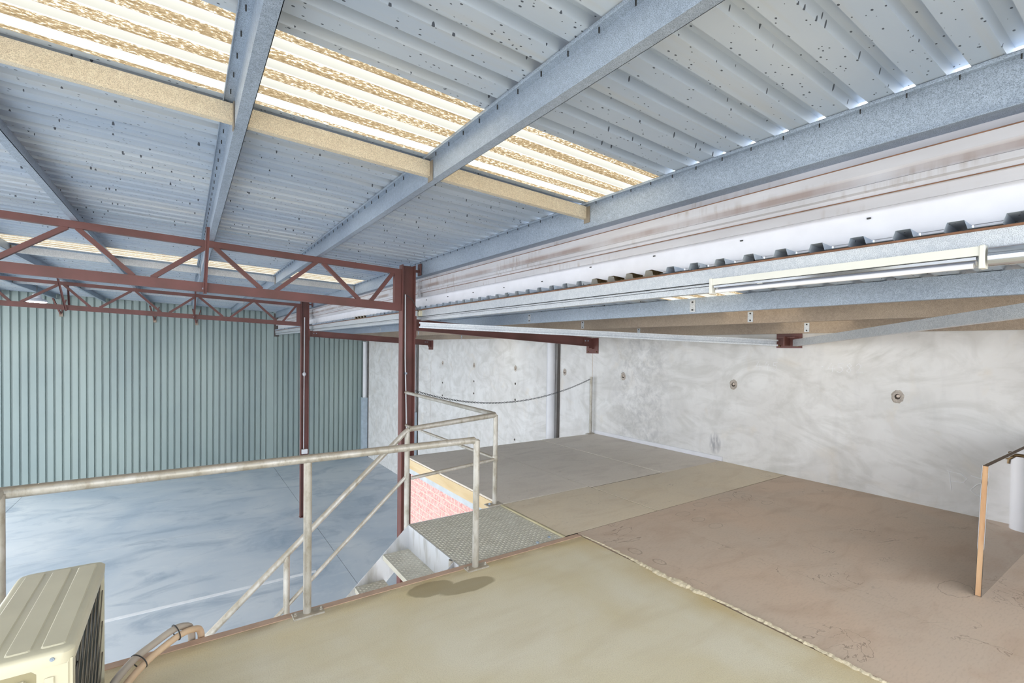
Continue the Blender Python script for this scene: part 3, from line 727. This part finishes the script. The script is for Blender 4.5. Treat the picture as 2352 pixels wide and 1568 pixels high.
# ------------------------------------------------------------------ landing and stair
t = thing('landing', (2.24, 3.7, -.1), 'galvanised checker plate landing beside the concrete slab', 'landing')
LX0, LX1, LY0, LY1 = 1.735, 2.76, 3.2, 4.225
MB().box(LX0, LX1, LY0, LY1, -.014, -.006).build('plate', 'tread', t)
def checker(x0, x1, y0, y1, z, pitch=.027):
    mb = MB(); i = 0; x = x0 + pitch / 2
    while x < x1 - pitch * .3:
        j = 0; y = y0 + pitch / 2
        while y < y1 - pitch * .3:
            s_ = 1 if (i + j) % 2 else -1; L, wd, hh = .0115, .005, .0035
            d_ = Vector((.7071, .7071 * s_, 0)); n_ = Vector((-.7071 * s_, .7071, 0)); c_ = Vector((x, y, z))
            mb.add([c_ + d_ * L, c_ + n_ * wd, c_ - d_ * L, c_ - n_ * wd, c_ + d_ * L * .45 + Vector((0, 0, hh)), c_ - d_ * L * .45 + Vector((0, 0, hh))],
                   [(0, 1, 4), (1, 2, 5, 4), (2, 3, 5), (3, 0, 4, 5)])
            y += pitch; j += 1
        x += pitch; i += 1
    return mb
checker(LX0 + .01, LX1 - .01, LY0 + .01, LY1 - .01, -.006).build('checker_pattern', 'tread', t)['kind'] = 'stuff'
MB().box(LX0 - .006, LX0, LY0 + .02, LY1, -.235, -.004).build('front_riser', 'riser', t)
MB().box(LX0, LX1, LY1, LY1 + .006, -.10, -.004).build('edge_flat', 'riser', t)
MB().box(LX1, LX1 + .016, LY0, LY1 + .02, -.03, .006).build('edge_trim', 'trim_yellow', t)
MB().box(LX0, LX1, LY0 + .005, LY0 + .011, -.10, -.006).build('edge_flat', 'riser', t)
for q in ((2.66, 3.28), (2.5, 3.24)): MB().lathe((q[0], q[1], -.006), [(.014, 0), (.014, .008), (.006, .012)], 8).build('bolt', 'galv', t)

sl = .914; RI, RU = .2286, .25
t = thing('stair', (.2, 3.75, GZ), 'galvanised steel stair with checker plate treads going down to ground floor', 'stair')
def stringer(y):
    xa, xb = 1.732, -1.44; za = -.004
    zz = lambda x: za - sl * (1.732 - x)
    poly = [(xa, za), (xa, -.29), (xb + .05, max(GZ, zz(xb + .05) - .31)), (xb - .25, GZ), (xb - .25, GZ + .06), (xb, zz(xb))]
    return MB().prism(poly, 'Y', y, y + .006).build('stringer', 'riser', t)
stringer(4.215); stringer(3.30)
src_t = None
for i in range(13):
    x1, z = LX0 + .012 - RU * i, -RI * (i + 1)
    tr_ = MB().box(x1 - RU - .005, x1, 3.306, 4.215, z - .006, z).box(x1 - RU - .011, x1 - RU - .005, 3.306, 4.215, z - .045, z).build('tread', 'tread', t)
    checker(x1 - RU, x1 - .005, 3.31, 4.21, z).build('tread_pattern', 'tread', tr_)['kind'] = 'stuff'
MB().tube([(1.73, 3.33, -.30), (1.73, 3.33, .0)], .026, 14, False).build('post_socket', 'tube', t, True)

# ------------------------------------------------------------------ handrails
R_ = .0245
def base_plate(parent, x, y, z=0, along=True):
    pl = MB().bbox(x - (.09 if along else .04), x + (.09 if along else .04), y - (.04 if along else .09), y + (.04 if along else .09), z, z + .010, .003).build('base_plate', 'tube', parent)
    for s_ in (-1, 1):
        MB().lathe((x + s_ * (.075 if along else 0), y + s_ * (0 if along else .075), z + .010), [(.010, 0), (.010, .008), (.006, .009), (.006, .02)], 8).build('anchor_bolt', 'tube', pl)
t = thing('guardrail', (.6, 3.13, 0), 'galvanised tube guardrail with floor plates along the concrete slab edge', 'guardrail')
ZR = .965
MB().tube([(-.70, 1.2, ZR), (-.70, 3.12, ZR), (1.79, 3.125, ZR), (1.815, 3.125, ZR - .02)], R_, 16).build('top_rail', 'tube', t, True)
MB().lathe((1.815, 3.125, ZR - .018), [(.0, -.024), (.018, -.02), (.0265, -.008), (.0265, .006), (.02, .022), (.0, .028)], 16).build('elbow', 'tube', t, True)
for x, y in ((.628, 3.135), (1.815, 3.115), (-.70, 3.10), (-.70, 1.3)):
    MB().tube([(x, y, .004), (x, y, ZR)], R_, 16).build('post', 'tube', t, True)
    base_plate(t, x + .005, y - .01)
t = thing('guardrail', (2.72, 4.28, 0), 'galvanised two rail guardrail between landing and deck corner column', 'guardrail')
P3 = Vector((2.715, 4.27, 0)); PL = Vector((1.735, 4.24, 0))
MB().tube([(2.755, 6.86, .972), (2.72, 4.31, .955), (2.70, 4.27, .952), (1.735, 4.24, .888)], R_, 16).build('top_rail', 'tube', t, True)
MB().tube([(2.757, 6.86, .478), (2.72, 4.29, .49)], .017, 12).build('mid_rail', 'tube', t, True)
MB().tube([(2.715, 4.26, .485), (1.765, 4.24, .425)], .017, 12).build('mid_rail', 'tube', t, True)
MB().tube([(P3.x, P3.y, .0), (P3.x, P3.y, .95)], R_, 16).build('post', 'tube', t, True)
pl = MB().bbox(2.61, 2.79, 4.215, 4.315, .003, .013, .003).build('base_plate', 'tube', t)
MB().lathe((2.645, 4.26, .013), [(.012, 0), (.012, .01), (.006, .02)], 8).build('anchor_bolt', 'galv', pl)
MB().lathe((P3.x, P3.y, .487), [(R_, -.035), (R_ + .006, -.02), (R_ + .006, .03), (R_, .04)], 12).build('weld_collar', 'tube', t, True)
t = thing('stair_handrail', (.3, 4.24, -1), 'galvanised sloping handrail with mid rail along the stair', 'handrail')
MB().tube([(1.735, 4.24, .885), (1.69, 4.24, .855), (-1.6, 4.24, .855 - 3.29 * .905)], R_, 16).build('top_rail', 'tube', t, True)
MB().tube([(1.71, 4.24, .445), (-1.6, 4.24, .445 - 3.31 * .905)], .017, 12).build('mid_rail', 'tube', t, True)
for x, zb, ztp in ((1.72, -.15, .885), (.69, -1.15, -.06), (-.45, -2.2, -1.08), (-1.55, -3.1, -2.08)):
    MB().tube([(x, 4.24, zb), (x, 4.24, ztp)], R_, 14).build('post', 'tube', t, True)

# ------------------------------------------------------------------ chain and its post
t = thing('chain_post', (6.60, 6.90, 0), 'short grey tube post at the wall end of the chain', 'post')
MB().tube([(6.60, 6.90, 0), (6.60, 6.90, 1.115)], .028, 14).build('tube', 'tube', t, True)
base_plate(t, 6.55, 6.86, .003)
t = thing('chain', (4.7, 6.9, .8), 'dull steel link chain slung across the open deck edge', 'chain')
A = Vector((2.915, 6.88, .985)); B = Vector((6.571, 6.90, 1.07)); NL = 126
def cp(u):
    q = A.lerp(B, u); q.z -= .305 * 4 * u * (1 - u) * (1 - .12 * (u - .5)); return q
link = MB(); ring = []
for k in range(10):
    an = 2 * math.pi * k / 10; ring.append(Vector((.015 * math.cos(an) + (.0055 if math.cos(an) > 0 else -.0055), .0115 * math.sin(an), 0)))
for k in range(10):
    d0 = (ring[(k + 1) % 10] - ring[k - 1]).normalized(); nrm = Vector((d0.y, -d0.x, 0))
    for jx, jz in ((1, 0), (0, 1), (-1, 0), (0, -1)): link.v.append(tuple(ring[k] + nrm * (.0032 * jx) + Vector((0, 0, .0032 * jz))))
for k in range(10):
    for j in range(4): link.f.append((k * 4 + j, k * 4 + (j + 1) % 4, ((k + 1) % 10) * 4 + (j + 1) % 4, ((k + 1) % 10) * 4 + j))
lk = None
for i in range(NL):
    u = (i + .5) / NL; q = cp(u); d0 = (cp(min(1, u + .01)) - cp(max(0, u - .01))).normalized()
    rot = d0.to_track_quat('X', 'Z').to_matrix() @ Matrix.Rotation(math.radians(20 if i % 2 else 95), 3, 'X')
    if lk is None:
        lk = link.build('link', 'chain', t, local=True); o = lk
    else: o = lk.copy(); C.objects.link(o); o.parent = t
    o.matrix_local = Matrix.Translation(q - Vector(t['_o'])) @ rot.to_4x4()

# ------------------------------------------------------------------ air conditioner outdoor unit
ac = thing('air_conditioner', (-.455, 2.57, 0), 'cream outdoor air conditioner unit standing at the guardrail', 'air conditioner')
ax0, ax1, ay0, ay1, az0, az1 = -.60, -.315, 2.175, 2.965, .05, .585
MB().box(ax0, ax0 + .015, ay0, ay1, az0, az1).build('front_panel', 'cream', ac)
ep = MB().bbox(ax0, ax1, ay0, ay0 + .02, az0, az1, .012).build('service_panel', 'cream', ac)
MB().box(ax1 - .05, ax1, ay0 + .005, ay0 + .05, az0, az1).build('corner_post', 'cream', ac)
MB().box(ax0, ax1, ay1 - .02, ay1, az0, az1).build('end_panel', 'cream', ac)
MB().box(ax0, ax1, ay0, ay1, az0 - .02, az0).build('base_tray', 'cream', ac)
mb = MB()   # pressed lid with rounded corners
def rr_poly(x0, x1, y0, y1, rad, n=5):
    pts = []
    for cx, cy, a0 in ((x1 - rad, y1 - rad, 0), (x0 + rad, y1 - rad, 90), (x0 + rad, y0 + rad, 180), (x1 - rad, y0 + rad, 270)):
        for k in range(n + 1): an = math.radians(a0 + 90 * k / n); pts.append((cx + rad * math.cos(an), cy + rad * math.sin(an)))
    return pts
rings = [(0.004, .575), (0.006, .612), (0.0, .620), (-.008, .6235)]
np_ = 24
for g, z in rings:
    mb.v += [(x, y, z) for x, y in rr_poly(ax0 - g, ax1 + g, ay0 - g, ay1 + g, .035)]
for i in range(len(rings) - 1):
    for k in range(np_): mb.f.append((i * np_ + k, i * np_ + (k + 1) % np_, (i + 1) * np_ + (k + 1) % np_, (i + 1) * np_ + k))
mb.f.append(tuple((len(rings) - 1) * np_ + k for k in range(np_)))
lid = mb.build('lid', 'cream', ac, True)
for i in range(3):     # pressed panels standing proud of the lid
    x0 = ax0 + .022 + i * .088
    q = rr_poly(x0, x0 + .066, ay0 + .035, ay1 - .03, .012, 3)
    mb = MB(); mb.v = [(x, y, .6235) for x, y in q] + [(x + (.004 if x < x0 + .033 else -.004), y + (.004 if y < 2.5 else -.004), .6275) for x, y in q]
    nq = len(q); mb.f = [(k, (k + 1) % nq, nq + (k + 1) % nq, nq + k) for k in range(nq)] + [tuple(range(nq, 2 * nq))]
    mb.build('lid_rib', 'cream', lid)
co = MB().box(ax1 - .035, ax1 - .022, ay0 + .05, ay1 - .02, az0, az1 - .005).build('coil', 'dark', ac)
for i in range(7):
    y = ay0 + .075 + i * .105; MB().box(ax1 - .024, ax1 - .014, y, y + .045, az0, az1 - .005).build('fin_row', 'fin', co)
gd = MB()
for i in range(-4, 8):
    y = ay0 + .06 + i * .12
    for s_ in (1,):
        ya_, yb_ = y, y + .42
        za_, zb_ = az0 + .01, az1 - .01
        if ya_ < ay0 + .05: za_ += (ay0 + .05 - ya_) / .42 * (zb_ - za_); ya_ = ay0 + .05
        if yb_ > ay1 - .02: zb_ -= (yb_ - ay1 + .02) / .42 * (az1 - .01 - az0 - .01); yb_ = ay1 - .02
        if yb_ - ya_ > .04 and zb_ > za_: gd.tube([(ax1 - .005, ya_, za_), (ax1 - .005, yb_, zb_)], .0026, 5)
gd.build('coil_guard', 'wire', ac)
MB().box(ax1 - .006, ax1 + .001, ay0 + .055, ay0 + .10, .30, .52).build('vent_strip', 'dark', ac)
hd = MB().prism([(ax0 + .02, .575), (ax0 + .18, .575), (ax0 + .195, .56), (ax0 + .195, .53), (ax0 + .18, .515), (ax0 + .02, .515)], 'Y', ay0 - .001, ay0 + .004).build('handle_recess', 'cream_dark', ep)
MB().prism([(ax0 + .02, .54), (ax0 + .165, .552), (ax0 + .18, .53), (ax0 + .02, .515)], 'Y', ay0 - .010, ay0 + .0).build('handle_lip', 'cream', ep)
MB().bbox(ax0 + .02, ax0 + .165, ay0 - .008, ay0, .20, .495, .006).build('service_cover', 'cream', ep)
MB().bbox(ax0 + .215, ax0 + .24, ay0 - .006, ay0, .25, .54, .003).build('pressed_rib', 'cream', ep)
MB().lathe((ax1 - .05, ay0 - .006, .60), [(.007, 0), (.006, -.004)], 8, 'Y').build('screw', 'galv', ac)
MB().lathe((ax0 - .002, 2.68, .33), [(.21, 0), (.21, -.012), (.19, -.014), (.19, -.003), (.06, -.003), (.05, -.014), (.0, -.016)], 28, 'X').build('fan_grille', 'dark', ac)
for y in (2.30, 2.84): MB().box(ax0 - .02, ax1 + .02, y - .03, y + .03, 0, .03).build('foot', 'dark', ac)
t = thing('insulated_pipes', (-.1, 2.9, .05), 'pair of lagged refrigerant pipes curling over the slab edge', 'pipes')
def smooth(pts, n=8):
    out = []
    P_ = [Vector(pts[0])] + [Vector(q) for q in pts] + [Vector(pts[-1])]
    for i in range(1, len(P_) - 2):
        for k in range(n):
            u = k / n; a_, b_, c_, d_ = P_[i - 1:i + 3]
            out.append(.5 * ((2 * b_) + (c_ - a_) * u + (2 * a_ - 5 * b_ + 4 * c_ - d_) * u * u + (3 * b_ - a_ - 3 * c_ + d_) * u ** 3))
    out.append(P_[-1]); return out
pa = [(-.30, 2.55, .14), (-.285, 2.72, .065), (-.275, 2.88, .06), (-.21, 3.03, .07), (-.137, 3.09, .09), (-.05, 3.13, .12), (.0, 3.17, .105), (.03, 3.22, .05), (.035, 3.235, -.1), (.035, 3.235, -.6)]
pb = [(-.30, 2.50, .10), (-.25, 2.70, .035), (-.235, 2.87, .032), (-.165, 3.01, .045), (-.10, 3.07, .065), (-.02, 3.105, .095), (.04, 3.15, .085), (.075, 3.215, .03), (.08, 3.235, -.1), (.08, 3.235, -.6)]
MB().tube(smooth(pa), .018, 12).build('pipe', 'lag_grey', t, True)
MB().tube(smooth(pb), .017, 12).build('pipe', 'lag', t, True)
for q, dr in (((-.188, 3.02, .058), (.8, 1, 0)), ((-.036, 3.118, .108), (1, .5, 0))):
    q = Vector(q); dr = Vector(dr).normalized(); sd_ = Vector((dr.y, -dr.x, 0))
    MB().tube([q + sd_ * (.043 * math.cos(k * math.pi / 8)) + Vector((0, 0, .03 * math.sin(k * math.pi / 8) - .3 * .043 * math.cos(k * math.pi / 8))) for k in range(17)], .003, 5, False).build('cable_tie', 'dark', t)

# ------------------------------------------------------------------ dark gloss board with brass tap
t = thing('partition_board', (5.5, .88, 0), 'dark gloss laminate board standing upright against the concrete wall', 'board')
bx0, bx1, by0, by1, bh = 4.495, 6.66, .865, .90, .885
lean = lambda x0, z0, z1: [(x0 + .115 * z0, z0), (bx1, z0), (bx1, z1), (x0 + .115 * z1, z1)]
MB().prism(lean(bx0 + .003, .003, bh - .003), 'Y', by0 + .003, by1 - .003).build('core', 'board_edge', t)
MB().prism(lean(bx0, 0, bh), 'Y', by0, by0 + .003).build('gloss_face', 'laminate', t)
MB().prism(lean(bx0, 0, bh), 'Y', by1 - .003, by1).build('back_face', 'laminate', t)
MB().prism(lean(bx0, bh - .003, bh), 'Y', by0 + .003, by1 - .003).build('top_edge', 'ply_edge', t)
t = thing('brass_tap', (5.78, .83, .78), 'brass tap fixed through the top of the dark gloss board', 'tap')
tx, tz = 5.78, .815
MB().lathe((tx, by0, tz), [(.03, 0), (.03, -.012), (.014, -.016), (.014, -.07), (.02, -.075), (.02, -.10), (.012, -.104)], 12, 'Y').build('body', 'brass', t, True)
MB().box(tx - .008, tx + .008, by0 - .125, by0 - .11, tz - .045, tz + .045).box(tx - .04, tx + .04, by0 - .125, by0 - .11, tz - .008, tz + .008).build('cross_handle', 'brass', t)
MB().tube([(tx, by0 - .06, tz), (tx, by0 - .10, tz - .04), (tx, by0 - .105, tz - .08)], .011, 10).build('spout', 'brass', t, True)
MB().lathe((tx - .25, by1, bh - .02), [(.014, 0), (.014, .012), (.008, .03)], 10, 'Y').build('back_nut', 'brass', t)

for o in bpy.data.objects:
    if '_o' in o: del o['_o']
